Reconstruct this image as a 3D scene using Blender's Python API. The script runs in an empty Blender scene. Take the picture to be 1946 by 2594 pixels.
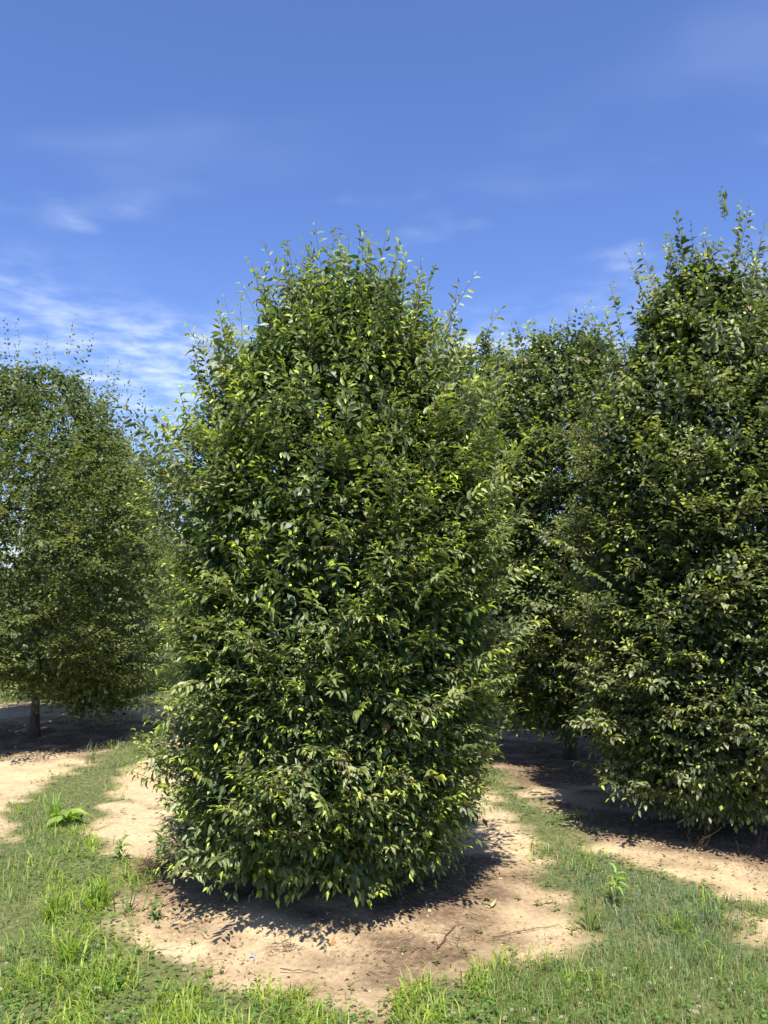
import bpy, math
import numpy as np
from mathutils import Matrix, Vector

rng = np.random.default_rng(11)
scene = bpy.context.scene
col = scene.collection

# ------------------------------------------------------------------ camera, sky, sun, exposure
cam_d = bpy.data.cameras.new('camera')
cam_d.sensor_fit = 'VERTICAL'
cam_d.angle = 2 * math.atan(1297 / 2100)
cam_d.clip_start = 0.05
cam_d.clip_end = 3000
cam = bpy.data.objects.new('camera', cam_d)
cam.location = (0, 0, 2.0)
cam.rotation_euler = (math.radians(90 + 4.17), 0, 0)
col.objects.link(cam)
scene.camera = cam

SUN_TO = Vector((0.02, -0.40, 0.91)).normalized()
ELEV = math.asin(SUN_TO.z)
AZ = math.atan2(SUN_TO.x, SUN_TO.y)

world = bpy.data.worlds.new('World')
scene.world = world
world.use_nodes = True
wt = world.node_tree
wt.nodes.clear()
W = wt.nodes.new
wl = wt.links.new
sky = W('ShaderNodeTexSky')
sky.sky_type = 'NISHITA'
sky.sun_disc = False
sky.sun_elevation = ELEV
sky.sun_rotation = AZ
sky.altitude = 100
sky.air_density = 1.0
sky.dust_density = 0.3
sky.ozone_density = 4.0
tint = W('ShaderNodeMix'); tint.data_type = 'RGBA'; tint.blend_type = 'MULTIPLY'
tint.inputs[0].default_value = 1.0
tint.inputs[7].default_value = (0.86, 0.94, 1.29, 1)
wl(sky.outputs[0], tint.inputs[6])
tc = W('ShaderNodeTexCoord')
sep = W('ShaderNodeSeparateXYZ')
wl(tc.outputs['Generated'], sep.inputs[0])


def wmath(op, a, b=None, c=None):
    n = W('ShaderNodeMath'); n.operation = op
    for i, v in enumerate((a, b, c)):
        if v is None:
            continue
        if isinstance(v, (int, float)):
            n.inputs[i].default_value = v
        else:
            wl(v, n.inputs[i])
    return n.outputs[0]


def wramp(sock, a, b, lo=0.0, hi=1.0, kind='SMOOTHSTEP'):
    n = W('ShaderNodeMapRange'); n.interpolation_type = kind
    wl(sock, n.inputs[0])
    for i, v in enumerate((a, b, lo, hi)):
        n.inputs[i + 1].default_value = v
    return n.outputs[0]


# high thin cloud: a flat layer seen in perspective (direction divided by its height)
den = wmath('MAXIMUM', wmath('ADD', sep.outputs[2], 0.03), 0.02)
cu = wmath('DIVIDE', sep.outputs[0], den)
cv = wmath('DIVIDE', sep.outputs[1], den)
cb = W('ShaderNodeCombineXYZ')
wl(cu, cb.inputs[0]); wl(cv, cb.inputs[1])


def wnoise(scale, detail, rough, off, stretch=(1, 1, 1), dist=0.0):
    m = W('ShaderNodeMapping')
    m.inputs[1].default_value = off
    m.inputs[3].default_value = stretch
    wl(cb.outputs[0], m.inputs[0])
    n = W('ShaderNodeTexNoise')
    n.inputs['Scale'].default_value = scale
    n.inputs['Detail'].default_value = detail
    n.inputs['Roughness'].default_value = rough
    n.inputs['Distortion'].default_value = dist
    wl(m.outputs[0], n.inputs['Vector'])
    return n.outputs[0]


big = wramp(wnoise(0.55, 2, 0.5, (5.5, 7.7, 0)), 0.37, 0.60)
small = wramp(wnoise(6.0, 6, 0.56, (5.4, 2.2, 0), (1.0, 0.9, 1), 0.0), 0.30, 0.80)
band = wmath('MULTIPLY', wramp(sep.outputs[2], 0.12, 0.20), wramp(sep.outputs[2], 0.37, 0.26))
c1 = wmath('MULTIPLY', wmath('MULTIPLY', big, small), band)
puff = wmath('MULTIPLY', wramp(wnoise(1.5, 3, 0.55, (2.7, 4.1, 0)), 0.54, 0.72), small)
puff = wmath('MULTIPLY', puff, wmath('MULTIPLY', wramp(sep.outputs[2], 0.26, 0.36), wramp(sep.outputs[2], 0.56, 0.40)))
c1 = wmath('ADD', c1, wmath('MULTIPLY', puff, 0.55))
veil = wmath('MULTIPLY', wramp(wnoise(0.8, 4, 0.55, (7.7, 2.2, 0), (0.6, 1.0, 1)), 0.50, 0.85), 0.28)
veil = wmath('MULTIPLY', veil, wramp(sep.outputs[2], 0.15, 0.4))
amt = wmath('MINIMUM', wmath('ADD', wmath('MULTIPLY', c1, 0.56), veil), 0.9)
cm = W('ShaderNodeMix'); cm.data_type = 'RGBA'
wl(amt, cm.inputs[0])
wl(tint.outputs[2], cm.inputs[6])
cm.inputs[7].default_value = (7.4, 8.2, 9.6, 1)
bg = W('ShaderNodeBackground')
bg.inputs[1].default_value = 0.093
wl(cm.outputs[2], bg.inputs[0])
wo = W('ShaderNodeOutputWorld')
wl(bg.outputs[0], wo.inputs[0])

sun_d = bpy.data.lights.new('sun', 'SUN')
sun_d.energy = 5.0
sun_d.angle = math.radians(0.53)
sun_d.color = (1.0, 0.95, 0.86)
sun = bpy.data.objects.new('sun', sun_d)
sun.rotation_euler = SUN_TO.to_track_quat('Z', 'Y').to_euler()
sun.location = (0, 0, 30)
col.objects.link(sun)

vs = scene.view_settings
vs.view_transform = 'Standard'
vs.look = 'None'
vs.exposure = 0.78
vs.gamma = 1
vs.use_curve_mapping = False
cy = scene.cycles
cy.max_bounces = 6
cy.diffuse_bounces = 2
cy.glossy_bounces = 2
cy.transmission_bounces = 4
cy.transparent_max_bounces = 4
cy.use_denoising = True
cy.caustics_reflective = False
cy.caustics_refractive = False


# ------------------------------------------------------------------ helpers
def unit(v):
    return v / np.maximum(np.linalg.norm(v, axis=-1, keepdims=True), 1e-9)


class Noise:
    """smooth noise: a sum of random sine waves"""
    def __init__(self, seed, freq, dims=3, n=14):
        r = np.random.default_rng(seed)
        k = r.normal(size=(n, dims))
        k /= np.linalg.norm(k, axis=1, keepdims=True)
        self.k = k * freq * r.uniform(0.6, 1.7, (n, 1))
        self.p = r.uniform(0, 6.283, n)
        self.s = math.sqrt(2.0 / n)

    def __call__(self, pts):
        return np.sin(pts @ self.k.T + self.p).sum(-1) * self.s


def tri_mesh(name, verts, tris, colours=None, smooth=False):
    me = bpy.data.meshes.new(name)
    verts = np.ascontiguousarray(verts, dtype=np.float32).reshape(-1, 3)
    tris = np.ascontiguousarray(tris, dtype=np.int32)
    k = tris.shape[1]
    n = len(tris)
    me.vertices.add(len(verts))
    me.vertices.foreach_set('co', verts.ravel())
    me.loops.add(n * k)
    me.loops.foreach_set('vertex_index', tris.ravel())
    me.polygons.add(n)
    me.polygons.foreach_set('loop_start', np.arange(0, n * k, k, dtype=np.int32))
    me.polygons.foreach_set('loop_total', np.full(n, k, dtype=np.int32))
    if smooth:
        me.polygons.foreach_set('use_smooth', np.ones(n, dtype=bool))
    if colours is not None:
        a = me.color_attributes.new('tone', 'FLOAT_COLOR', 'POINT')
        c4 = np.ones((len(verts), 4), dtype=np.float32)
        c4[:, :3] = colours
        a.data.foreach_set('color', c4.ravel())
    me.update(calc_edges=True)
    return me


def link(name, me, mat, parent=None, loc=None):
    o = bpy.data.objects.new(name, me)
    col.objects.link(o)
    if mat is not None and me is not None and not me.materials:
        me.materials.append(mat)
    if parent is not None:
        o.parent = parent
    if loc is not None:
        o.location = loc
    return o


def tag(o, label=None, cat=None, group=None, kind=None):
    for k, v in (('label', label), ('category', cat), ('group', group), ('kind', kind)):
        if v:
            o[k] = v
    return o


def empty(name, loc, label, cat, group=None):
    o = bpy.data.objects.new(name, None)
    o.empty_display_size = 0.2
    o.location = loc
    col.objects.link(o)
    return tag(o, label, cat, group)


# leaf templates: x along the blade, y across (half width 1), z up
T8 = (np.array([(0, 0, 0), (.24, .82, .10), (.26, 0, .01), (.24, -.82, .10), (.60, .80, .02), (.62, 0, -.07), (.60, -.80, .02), (1, 0, -.26)]),
      np.array([(0, 2, 1), (0, 3, 2), (1, 2, 5), (1, 5, 4), (2, 3, 6), (2, 6, 5), (4, 5, 7), (5, 6, 7)]))
T4 = (np.array([(0, 0, 0), (.45, .98, .09), (.48, 0, -.02), (.45, -.98, .09), (1, 0, -.2)]),
      np.array([(0, 2, 1), (0, 3, 2), (1, 2, 4), (2, 3, 4)]))


T6 = (np.array([(.42, 0, -.02), (0, 0, 0), (.20, .74, .09), (.60, .86, .03), (1, 0, -.24), (.60, -.86, .03), (.20, -.74, .09)]),
      np.array([(0, 2, 1), (0, 3, 2), (0, 4, 3), (0, 5, 4), (0, 6, 5), (0, 1, 6)]))
T2 = (np.array([(0, 0, 0), (.45, 1, .06), (.45, -1, .06), (1, 0, -.2)]), np.array([(0, 2, 1), (1, 2, 3)]))


def leaf_arrays(tmpl, P, A, N, L, Wd, C, curl):
    """all blades of one crown as one vertex array"""
    tv, tf = tmpl
    A = unit(A)
    B = unit(np.cross(N, A))
    N = np.cross(A, B)
    V = (P[:, None] + (L[:, None] * tv[:, 0])[..., None] * A[:, None]
         + (Wd[:, None] * tv[:, 1] * .5)[..., None] * B[:, None]
         + ((L * curl)[:, None] * tv[:, 2])[..., None] * N[:, None])
    n, k = len(P), len(tv)
    F = (tf[None] + (np.arange(n) * k)[:, None, None]).reshape(-1, 3)
    return V.reshape(-1, 3), F, np.repeat(C, k, axis=0)


def join(parts):
    vs_, fs, cs, o = [], [], [], 0
    for v, f, c in parts:
        vs_.append(v); fs.append(f + o); cs.append(c); o += len(v)
    return np.concatenate(vs_), np.concatenate(fs), np.concatenate(cs)


def tube(path, radii, sides=8, rng_=None, rough=0.0):
    path = np.asarray(path, float)
    radii = np.asarray(radii, float)
    n = len(path)
    t = unit(np.gradient(path, axis=0))
    ref = np.array([0.31, 0.95, 0.07])
    u = unit(np.cross(t, ref)); w = np.cross(t, u)
    a = np.linspace(0, 2 * np.pi, sides, endpoint=False)
    r = radii[:, None] * np.ones(sides)
    if rng_ is not None and rough:
        r = r * (1 + rng_.normal(0, rough, r.shape))
    V = path[:, None] + r[..., None] * (np.cos(a)[None, :, None] * u[:, None] + np.sin(a)[None, :, None] * w[:, None])
    V = V.reshape(-1, 3)
    F = []
    for i in range(n - 1):
        for j in range(sides):
            p, q = i * sides + j, i * sides + (j + 1) % sides
            F += [(p, q, q + sides), (p, q + sides, p + sides)]
    V = np.vstack([V, path[-1:]])
    for j in range(sides):
        F.append(((n - 1) * sides + j, (n - 1) * sides + (j + 1) % sides, n * sides))
    return V, np.array(F)


def stems(P0, P1, P2, r):
    """many thin three sided stems through three points each"""
    n = len(P0)
    d = unit(P2 - P0)
    u = unit(np.cross(d, np.array([.3, .2, .93]))); w = np.cross(d, u)
    ring = [np.cos(a) * u + np.sin(a) * w for a in (0, 2.094, 4.189)]
    rows = []
    for Pt, k in ((P0, 1.0), (P1, .75), (P2, .3)):
        for q in ring:
            rows.append(Pt + q * (r * k)[:, None])
    V = np.stack(rows, 1)
    f = []
    for i in (0, 3):
        for j in range(3):
            a, b = i + j, i + (j + 1) % 3
            f += [(a, b, b + 3), (a, b + 3, a + 3)]
    F = (np.array(f)[None] + (np.arange(n) * 9)[:, None, None]).reshape(-1, 3)
    return V.reshape(-1, 3), F


# ------------------------------------------------------------------ materials
def new_mat(name):
    m = bpy.data.materials.new(name)
    m.use_nodes = True
    nt = m.node_tree
    nt.nodes.clear()
    return m, nt, nt.nodes.new, nt.links.new


def leaf_material(name, trans=0.3, rough=0.42, spec=0.5, under=(1.25, 1.2, 1.15)):
    m, nt, N, L = new_mat(name)
    at = N('ShaderNodeAttribute'); at.attribute_name = 'tone'
    geo = N('ShaderNodeNewGeometry')
    nz = N('ShaderNodeTexNoise'); nz.inputs['Scale'].default_value = 55; nz.inputs['Detail'].default_value = 3
    L(geo.outputs['Position'], nz.inputs['Vector'])
    mr = N('ShaderNodeMapRange'); mr.inputs[1].default_value = .3; mr.inputs[2].default_value = .7
    mr.inputs[3].default_value = .78; mr.inputs[4].default_value = 1.22
    L(nz.outputs[0], mr.inputs[0])
    mul = N('ShaderNodeMix'); mul.data_type = 'RGBA'; mul.blend_type = 'MULTIPLY'; mul.inputs[0].default_value = 1
    L(at.outputs['Color'], mul.inputs[6]); L(mr.outputs[0], mul.inputs[7])
    un = N('ShaderNodeMix'); un.data_type = 'RGBA'; un.blend_type = 'MULTIPLY'
    L(geo.outputs['Backfacing'], un.inputs[0]); L(mul.outputs[2], un.inputs[6])
    un.inputs[7].default_value = (*under, 1)
    pb = N('ShaderNodeBsdfPrincipled')
    L(un.outputs[2], pb.inputs['Base Color'])
    pb.inputs['Roughness'].default_value = rough
    pb.inputs['Specular IOR Level'].default_value = spec
    bm = N('ShaderNodeBump'); bm.inputs['Strength'].default_value = 0.25; bm.inputs['Distance'].default_value = 0.004
    L(nz.outputs[0], bm.inputs['Height']); L(bm.outputs[0], pb.inputs['Normal'])
    tr = N('ShaderNodeBsdfTranslucent')
    tm = N('ShaderNodeMix'); tm.data_type = 'RGBA'; tm.blend_type = 'MULTIPLY'; tm.inputs[0].default_value = 1
    L(mul.outputs[2], tm.inputs[6]); tm.inputs[7].default_value = (2.6, 2.9, 1.2, 1)
    L(tm.outputs[2], tr.inputs['Color'])
    ms = N('ShaderNodeMixShader'); ms.inputs[0].default_value = trans
    L(pb.outputs[0], ms.inputs[1]); L(tr.outputs[0], ms.inputs[2])
    out = N('ShaderNodeOutputMaterial'); L(ms.outputs[0], out.inputs[0])
    return m


def plain_material(name, colour, rough=0.8, scale=30, var=0.35, bump=0.4, dist=0.01, stretch=(1, 1, 1), spec=0.2):
    m, nt, N, L = new_mat(name)
    tcn = N('ShaderNodeTexCoord')
    mp = N('ShaderNodeMapping'); mp.inputs[3].default_value = stretch
    L(tcn.outputs['Object'], mp.inputs[0])
    nz = N('ShaderNodeTexNoise'); nz.inputs['Scale'].default_value = scale; nz.inputs['Detail'].default_value = 6
    nz.inputs['Roughness'].default_value = .65
    L(mp.outputs[0], nz.inputs['Vector'])
    rp = N('ShaderNodeValToRGB')
    rp.color_ramp.elements[0].position = .3; rp.color_ramp.elements[1].position = .72
    rp.color_ramp.elements[0].color = (*[c * (1 - var) for c in colour], 1)
    rp.color_ramp.elements[1].color = (*[min(1, c * (1 + var)) for c in colour], 1)
    L(nz.outputs[0], rp.inputs[0])
    pb = N('ShaderNodeBsdfPrincipled')
    L(rp.outputs[0], pb.inputs['Base Color'])
    pb.inputs['Roughness'].default_value = rough
    pb.inputs['Specular IOR Level'].default_value = spec
    b = N('ShaderNodeBump'); b.inputs['Strength'].default_value = bump; b.inputs['Distance'].default_value = dist
    L(nz.outputs[0], b.inputs['Height']); L(b.outputs[0], pb.inputs['Normal'])
    out = N('ShaderNodeOutputMaterial'); L(pb.outputs[0], out.inputs[0])
    return m


M_LEAF = leaf_material('hornbeam_leaf', 0.19, 0.46, 0.42, (1.05, 1.05, 1.05))
M_LEAF_SMALL = leaf_material('pear_leaf', 0.24, 0.46, 0.42)
M_GRASS = leaf_material('grass_blade', 0.30, 0.5, 0.35, (1, 1, 1))
M_DRY = leaf_material('dry_litter', 0.10, 0.8, 0.1, (1, 1, 1))
M_BARK = plain_material('bark', (0.085, 0.068, 0.052), 0.9, 26, .45, .8, .02, (1, 1, .25))
M_TWIG = plain_material('dead_twig', (0.13, 0.085, 0.05), 0.9, 40, .4, .3, .004)
M_TAG = plain_material('white_tag', (0.75, 0.75, 0.72), 0.5, 20, .06, .05, .001)
M_BLUE = plain_material('blue_tape', (0.18, 0.33, 0.72), 0.45, 60, .2, .3, .002)
M_FLOWER = leaf_material('clover_flower', 0.15, 0.7, 0.2, (1, 1, 1))

# ------------------------------------------------------------------ ground shape and where the grass grows
_g1 = Noise(1, 0.9, 2); _g2 = Noise(2, 4.2, 2); _g3 = Noise(3, 17.0, 2); _g4 = Noise(4, 46.0, 2)
_e1 = Noise(5, 3.0, 2); _e2 = Noise(6, 13.0, 2); _e3 = Noise(9, 34.0, 2)

SOIL_MAIN = np.array([(-1.36, 5.0), (-1.06, 4.68), (-0.80, 4.40), (-0.52, 4.14), (-0.25, 3.99), (0.05, 3.82), (0.33, 4.02), (0.64, 4.29),
                      (0.92, 4.5), (1.02, 4.90), (1.05, 5.22), (0.94, 5.78), (0.92, 6.64), (0.95, 7.82), (0.4, 10), (-.8, 16), (-3.0, 27), (-4.5, 27),
                      (-3.2, 16), (-2.5, 9.6), (-2.49, 8.43), (-2.22, 7.18), (-1.98, 6.36), (-1.68, 5.56)])
SOIL_RIGHT = np.array([(1.05, 9.6), (1.21, 8.19), (1.43, 7.18), (1.66, 6.09), (1.92, 5.7), (2.14, 5.3), (2.41, 5.2), (2.9, 4.6), (3.1, 2.5), (3.4, 0), (4.8, 0), (4.6, 3),
                       (4.0, 7), (3.2, 11), (2.0, 16), (-.4, 27), (-1.6, 27), (0.3, 14)])
SOIL_LEFT = np.array([(-2.3, 3.0), (-2.98, 6.2), (-3.2, 7.4), (-3.32, 8.1), (-3.15, 9.3), (-3.2, 11), (-3.3, 12.4), (-4.3, 13.0), (-5.6, 13.1), (-6.8, 12.4), (-6.0, 8), (-5.4, 3)])
SOIL_LEFT[0] = (-3.0, 4.5)
SOIL_LEFT[-1] = (-4.6, 4.5)


def poly_dist(pts, poly):
    """signed distance, negative inside"""
    n = len(poly)
    best = np.full(len(pts), 1e9)
    inside = np.zeros(len(pts), bool)
    for i in range(n):
        a, b = poly[i], poly[(i + 1) % n]
        ab = b - a
        t = np.clip(((pts - a) @ ab) / (ab @ ab), 0, 1)
        d = np.linalg.norm(pts - a - t[:, None] * ab, axis=1)
        best = np.minimum(best, d)
        cond = (a[1] > pts[:, 1]) != (b[1] > pts[:, 1])
        with np.errstate(divide='ignore', invalid='ignore'):
            xi = a[0] + (pts[:, 1] - a[1]) * ab[0] / (ab[1] if ab[1] else 1e-9)
        inside ^= cond & (pts[:, 0] < xi)
    return np.where(inside, -best, best)


def grass_amount(xy):
    """distance into the grass, ragged edge; negative on bare soil"""
    d = np.minimum(np.minimum(poly_dist(xy, SOIL_MAIN), poly_dist(xy, SOIL_RIGHT)), poly_dist(xy, SOIL_LEFT))
    small = np.hypot(xy[:, 0] - 2.2, xy[:, 1] - 4.75) - 0.16          # a worn patch at the right
    d = np.minimum(d, small)
    return d + 0.07 * _e1(xy) + 0.045 * _e2(xy) + .02 * _e3(xy)


def ground_z(xy):
    xy = np.asarray(xy, float)
    far = np.clip(1 - (np.hypot(xy[:, 0], xy[:, 1] - 6) - 14) / 10, 0, 1)
    z = 0.022 * _g1(xy) + 0.010 * _g2(xy)
    z += far * (0.0042 * _g3(xy) + 0.0018 * _g4(xy))
    z += 0.06 * np.exp(-((xy[:, 0] + .34) ** 2 + (xy[:, 1] - 5.52) ** 2) / 0.5)
    return z - 0.02


def axis(fine0, fine1, step, lo, hi):
    mid = np.arange(fine0, fine1 + step / 2, step)
    def grow(start, end):
        out, s, p = [], step, start
        while abs(end - p) > s:
            s *= 1.22
            p = p + math.copysign(s, end - start)
            out.append(p)
        out.append(end)
        return out
    return np.array(sorted(grow(mid[0], lo)) + list(mid) + grow(mid[-1], hi))


gx = axis(-4.6, 3.8, 0.042, -900, 900)
gy = axis(3.0, 11.0, 0.042, -700, 1400)
GX, GY = np.meshgrid(gx, gy)
gxy = np.stack([GX.ravel(), GY.ravel()], 1)
gz = ground_z(gxy)
gv = np.column_stack([gxy, gz])
nx, ny = len(gx), len(gy)
ii = (np.arange(ny - 1)[:, None] * nx + np.arange(nx - 1)[None]).ravel()
gq = np.stack([ii, ii + 1, ii + nx + 1, ii + nx], 1)
ga = np.clip(grass_amount(gxy) / 0.34 + 0.30, 0, 1)
gcol = np.zeros((len(gxy), 3), np.float32)
gcol[:, 0] = ga
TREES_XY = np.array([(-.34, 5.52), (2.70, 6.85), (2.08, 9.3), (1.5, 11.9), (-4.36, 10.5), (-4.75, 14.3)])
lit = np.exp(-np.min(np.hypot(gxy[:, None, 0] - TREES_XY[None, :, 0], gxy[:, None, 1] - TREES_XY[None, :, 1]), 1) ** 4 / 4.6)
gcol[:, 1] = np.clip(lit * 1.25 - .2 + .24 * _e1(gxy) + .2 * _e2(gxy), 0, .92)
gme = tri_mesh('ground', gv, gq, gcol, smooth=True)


def ground_material():
    m, nt, N, L = new_mat('sandy_soil')
    geo = N('ShaderNodeNewGeometry')
    at = N('ShaderNodeAttribute'); at.attribute_name = 'tone'
    sp = N('ShaderNodeSeparateColor'); L(at.outputs['Color'], sp.inputs[0])

    def noise(scale, det, rough=.6):
        n = N('ShaderNodeTexNoise'); n.inputs['Scale'].default_value = scale
        n.inputs['Detail'].default_value = det; n.inputs['Roughness'].default_value = rough
        L(geo.outputs['Position'], n.inputs['Vector'])
        return n.outputs[0]

    def ramp(sock, stops):
        r = N('ShaderNodeValToRGB')
        while len(r.color_ramp.elements) < len(stops):
            r.color_ramp.elements.new(.5)
        for e, (p, c) in zip(r.color_ramp.elements, stops):
            e.position = p; e.color = (*c, 1)
        L(sock, r.inputs[0])
        return r.outputs[0]

    def mix(f, a, b):
        x = N('ShaderNodeMix'); x.data_type = 'RGBA'
        if isinstance(f, float):
            x.inputs[0].default_value = f
        else:
            L(f, x.inputs[0])
        L(a, x.inputs[6]); L(b, x.inputs[7])
        return x.outputs[2]

    def rng_(sock, a, b, lo=0, hi=1):
        x = N('ShaderNodeMapRange'); L(sock, x.inputs[0])
        for i, v in enumerate((a, b, lo, hi)):
            x.inputs[i + 1].default_value = v
        return x.outputs[0]

    n1 = noise(3.0, 8, .62); n2 = noise(28, 8, .7); n3 = noise(140, 4, .7)
    base = ramp(n1, [(.28, (.33, .232, .128)), (.5, (.50, .370, .215)), (.72, (.65, .505, .31))])
    speck = ramp(n2, [(.30, (.22, .152, .085)), (.46, (.49, .36, .212)), (.70, (.66, .515, .32))])
    soil = mix(.5, base, speck)
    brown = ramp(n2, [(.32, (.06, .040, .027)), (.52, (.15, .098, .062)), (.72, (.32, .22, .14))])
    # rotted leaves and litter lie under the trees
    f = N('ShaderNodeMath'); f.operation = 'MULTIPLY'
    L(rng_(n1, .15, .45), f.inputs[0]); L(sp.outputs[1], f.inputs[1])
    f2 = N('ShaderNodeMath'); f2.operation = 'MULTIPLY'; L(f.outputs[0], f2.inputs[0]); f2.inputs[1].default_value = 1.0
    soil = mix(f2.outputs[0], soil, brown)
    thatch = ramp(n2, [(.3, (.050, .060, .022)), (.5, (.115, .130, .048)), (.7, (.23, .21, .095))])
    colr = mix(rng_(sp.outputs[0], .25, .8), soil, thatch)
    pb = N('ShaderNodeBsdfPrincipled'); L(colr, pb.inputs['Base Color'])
    pb.inputs['Roughness'].default_value = .95; pb.inputs['Specular IOR Level'].default_value = .1
    h = N('ShaderNodeMath'); h.operation = 'ADD'; L(n2, h.inputs[0])
    h2 = N('ShaderNodeMath'); h2.operation = 'MULTIPLY'; L(n3, h2.inputs[0]); h2.inputs[1].default_value = .35
    L(h2.outputs[0], h.inputs[1])
    b = N('ShaderNodeBump'); b.inputs['Strength'].default_value = .7; b.inputs['Distance'].default_value = .02
    L(h.outputs[0], b.inputs['Height']); L(b.outputs[0], pb.inputs['Normal'])
    out = N('ShaderNodeOutputMaterial'); L(pb.outputs[0], out.inputs[0])
    return m


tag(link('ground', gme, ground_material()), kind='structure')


# ------------------------------------------------------------------ trees
class Leaves:
    """origin, direction, normal, length, width, tone and curl of many blades"""
    def __init__(self):
        self.P, self.A, self.N, self.L, self.W, self.C, self.K = ([] for _ in range(7))

    def add(self, P, A, N, L, Wd, C, K):
        for lst, v in zip((self.P, self.A, self.N, self.L, self.W, self.C, self.K), (P, A, N, L, Wd, C, K)):
            lst.append(v)

    def done(self):
        for k in 'PANLWCK':
            setattr(self, k, np.concatenate(getattr(self, k)))
        return self


def shoot_leaves(out, r, P0, D, SL, nodes, leaf, ratio, tones, droop, young=0.35, bend=-0.10, plane_jit=0.55, tip_scale=.55, hang=0.35, flush_p=.5, inner_shade=None):
    """alternate leaves along shoots: P0 base, D direction, SL length (arrays)"""
    n = len(P0)
    up = np.array([0, 0, 1.0])
    side = np.cross(D, up)
    weak = np.linalg.norm(side, axis=1) < .25
    side[weak] = np.cross(D[weak], r.normal(size=(weak.sum(), 3)))
    side = unit(side)
    nrm = np.cross(side, D)
    roll = r.normal(0, plane_jit, n)
    steep = np.abs(D[:, 2]) > .75
    roll[steep] = r.uniform(-3.14, 3.14, steep.sum())
    s2 = side * np.cos(roll)[:, None] + nrm * np.sin(roll)[:, None]
    n2 = nrm * np.cos(roll)[:, None] - side * np.sin(roll)[:, None]
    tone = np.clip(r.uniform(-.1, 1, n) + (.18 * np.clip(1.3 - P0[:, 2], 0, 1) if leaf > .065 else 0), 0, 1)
    if inner_shade is not None:
        tone = tone * inner_shade  # puts the shade inside the crown into the leaf colour
    flush = np.where(r.uniform(0, 1, n) < flush_p, r.uniform(.6, 1.15, n), .12)
    for k in range(nodes):
        t = (k + 1.0) / nodes
        tt = np.clip(t + r.normal(0, .3 / nodes, n), 0.04, 1)
        P = P0 + D * (SL * tt)[:, None] + up * (bend * SL * tt ** 2)[:, None]
        sg = 1 if k % 2 else -1
        if k == nodes - 1:
            ang = r.normal(0, .3, n)
        else:
            ang = sg * r.normal(.85, .22, n)
        A = D * np.cos(ang)[:, None] + s2 * np.sin(ang)[:, None]
        A = A + n2 * r.normal(0, .22, n)[:, None]
        A = A - up * (hang * r.uniform(.2, 1.5, n))[:, None]
        A = unit(A)
        Nn = n2 + r.normal(0, .30, (n, 3)) + up * .7
        size = leaf * (1 - (1 - tip_scale) * max(0, (t - .45) / .55)) * r.uniform(.6, 1.22, n)
        # colour: dusty, mid green, young tips
        mature = tones[0] * (1 - tone)[:, None] + tones[1] * tone[:, None]
        y = np.clip((t - (1 - young)) / max(young, 1e-3), 0, 1) * r.uniform(.5, 1.0, n) * flush
        C = mature * (1 - y)[:, None] + tones[2] * y[:, None]
        C = C * r.uniform(.78, 1.25, n)[:, None]
        odd = r.uniform(0, 1, n) < .0022
        C[odd] = np.array([.26, .15, .06])
        out.add(P + A * .01, A, Nn, size, size * ratio * r.uniform(.85, 1.12, n), C, r.uniform(.3, 1.35, n) * droop)
    return P0, P0 + D * (SL * .5)[:, None] + up * (bend * SL * .25)[:, None], P0 + D * SL[:, None] + up * (bend * SL)[:, None]


def envelope(profile, z):
    p = np.asarray(profile, float)
    return np.interp(z, p[:, 0], p[:, 1]), np.interp(z, p[:, 0], p[:, 2])


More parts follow.
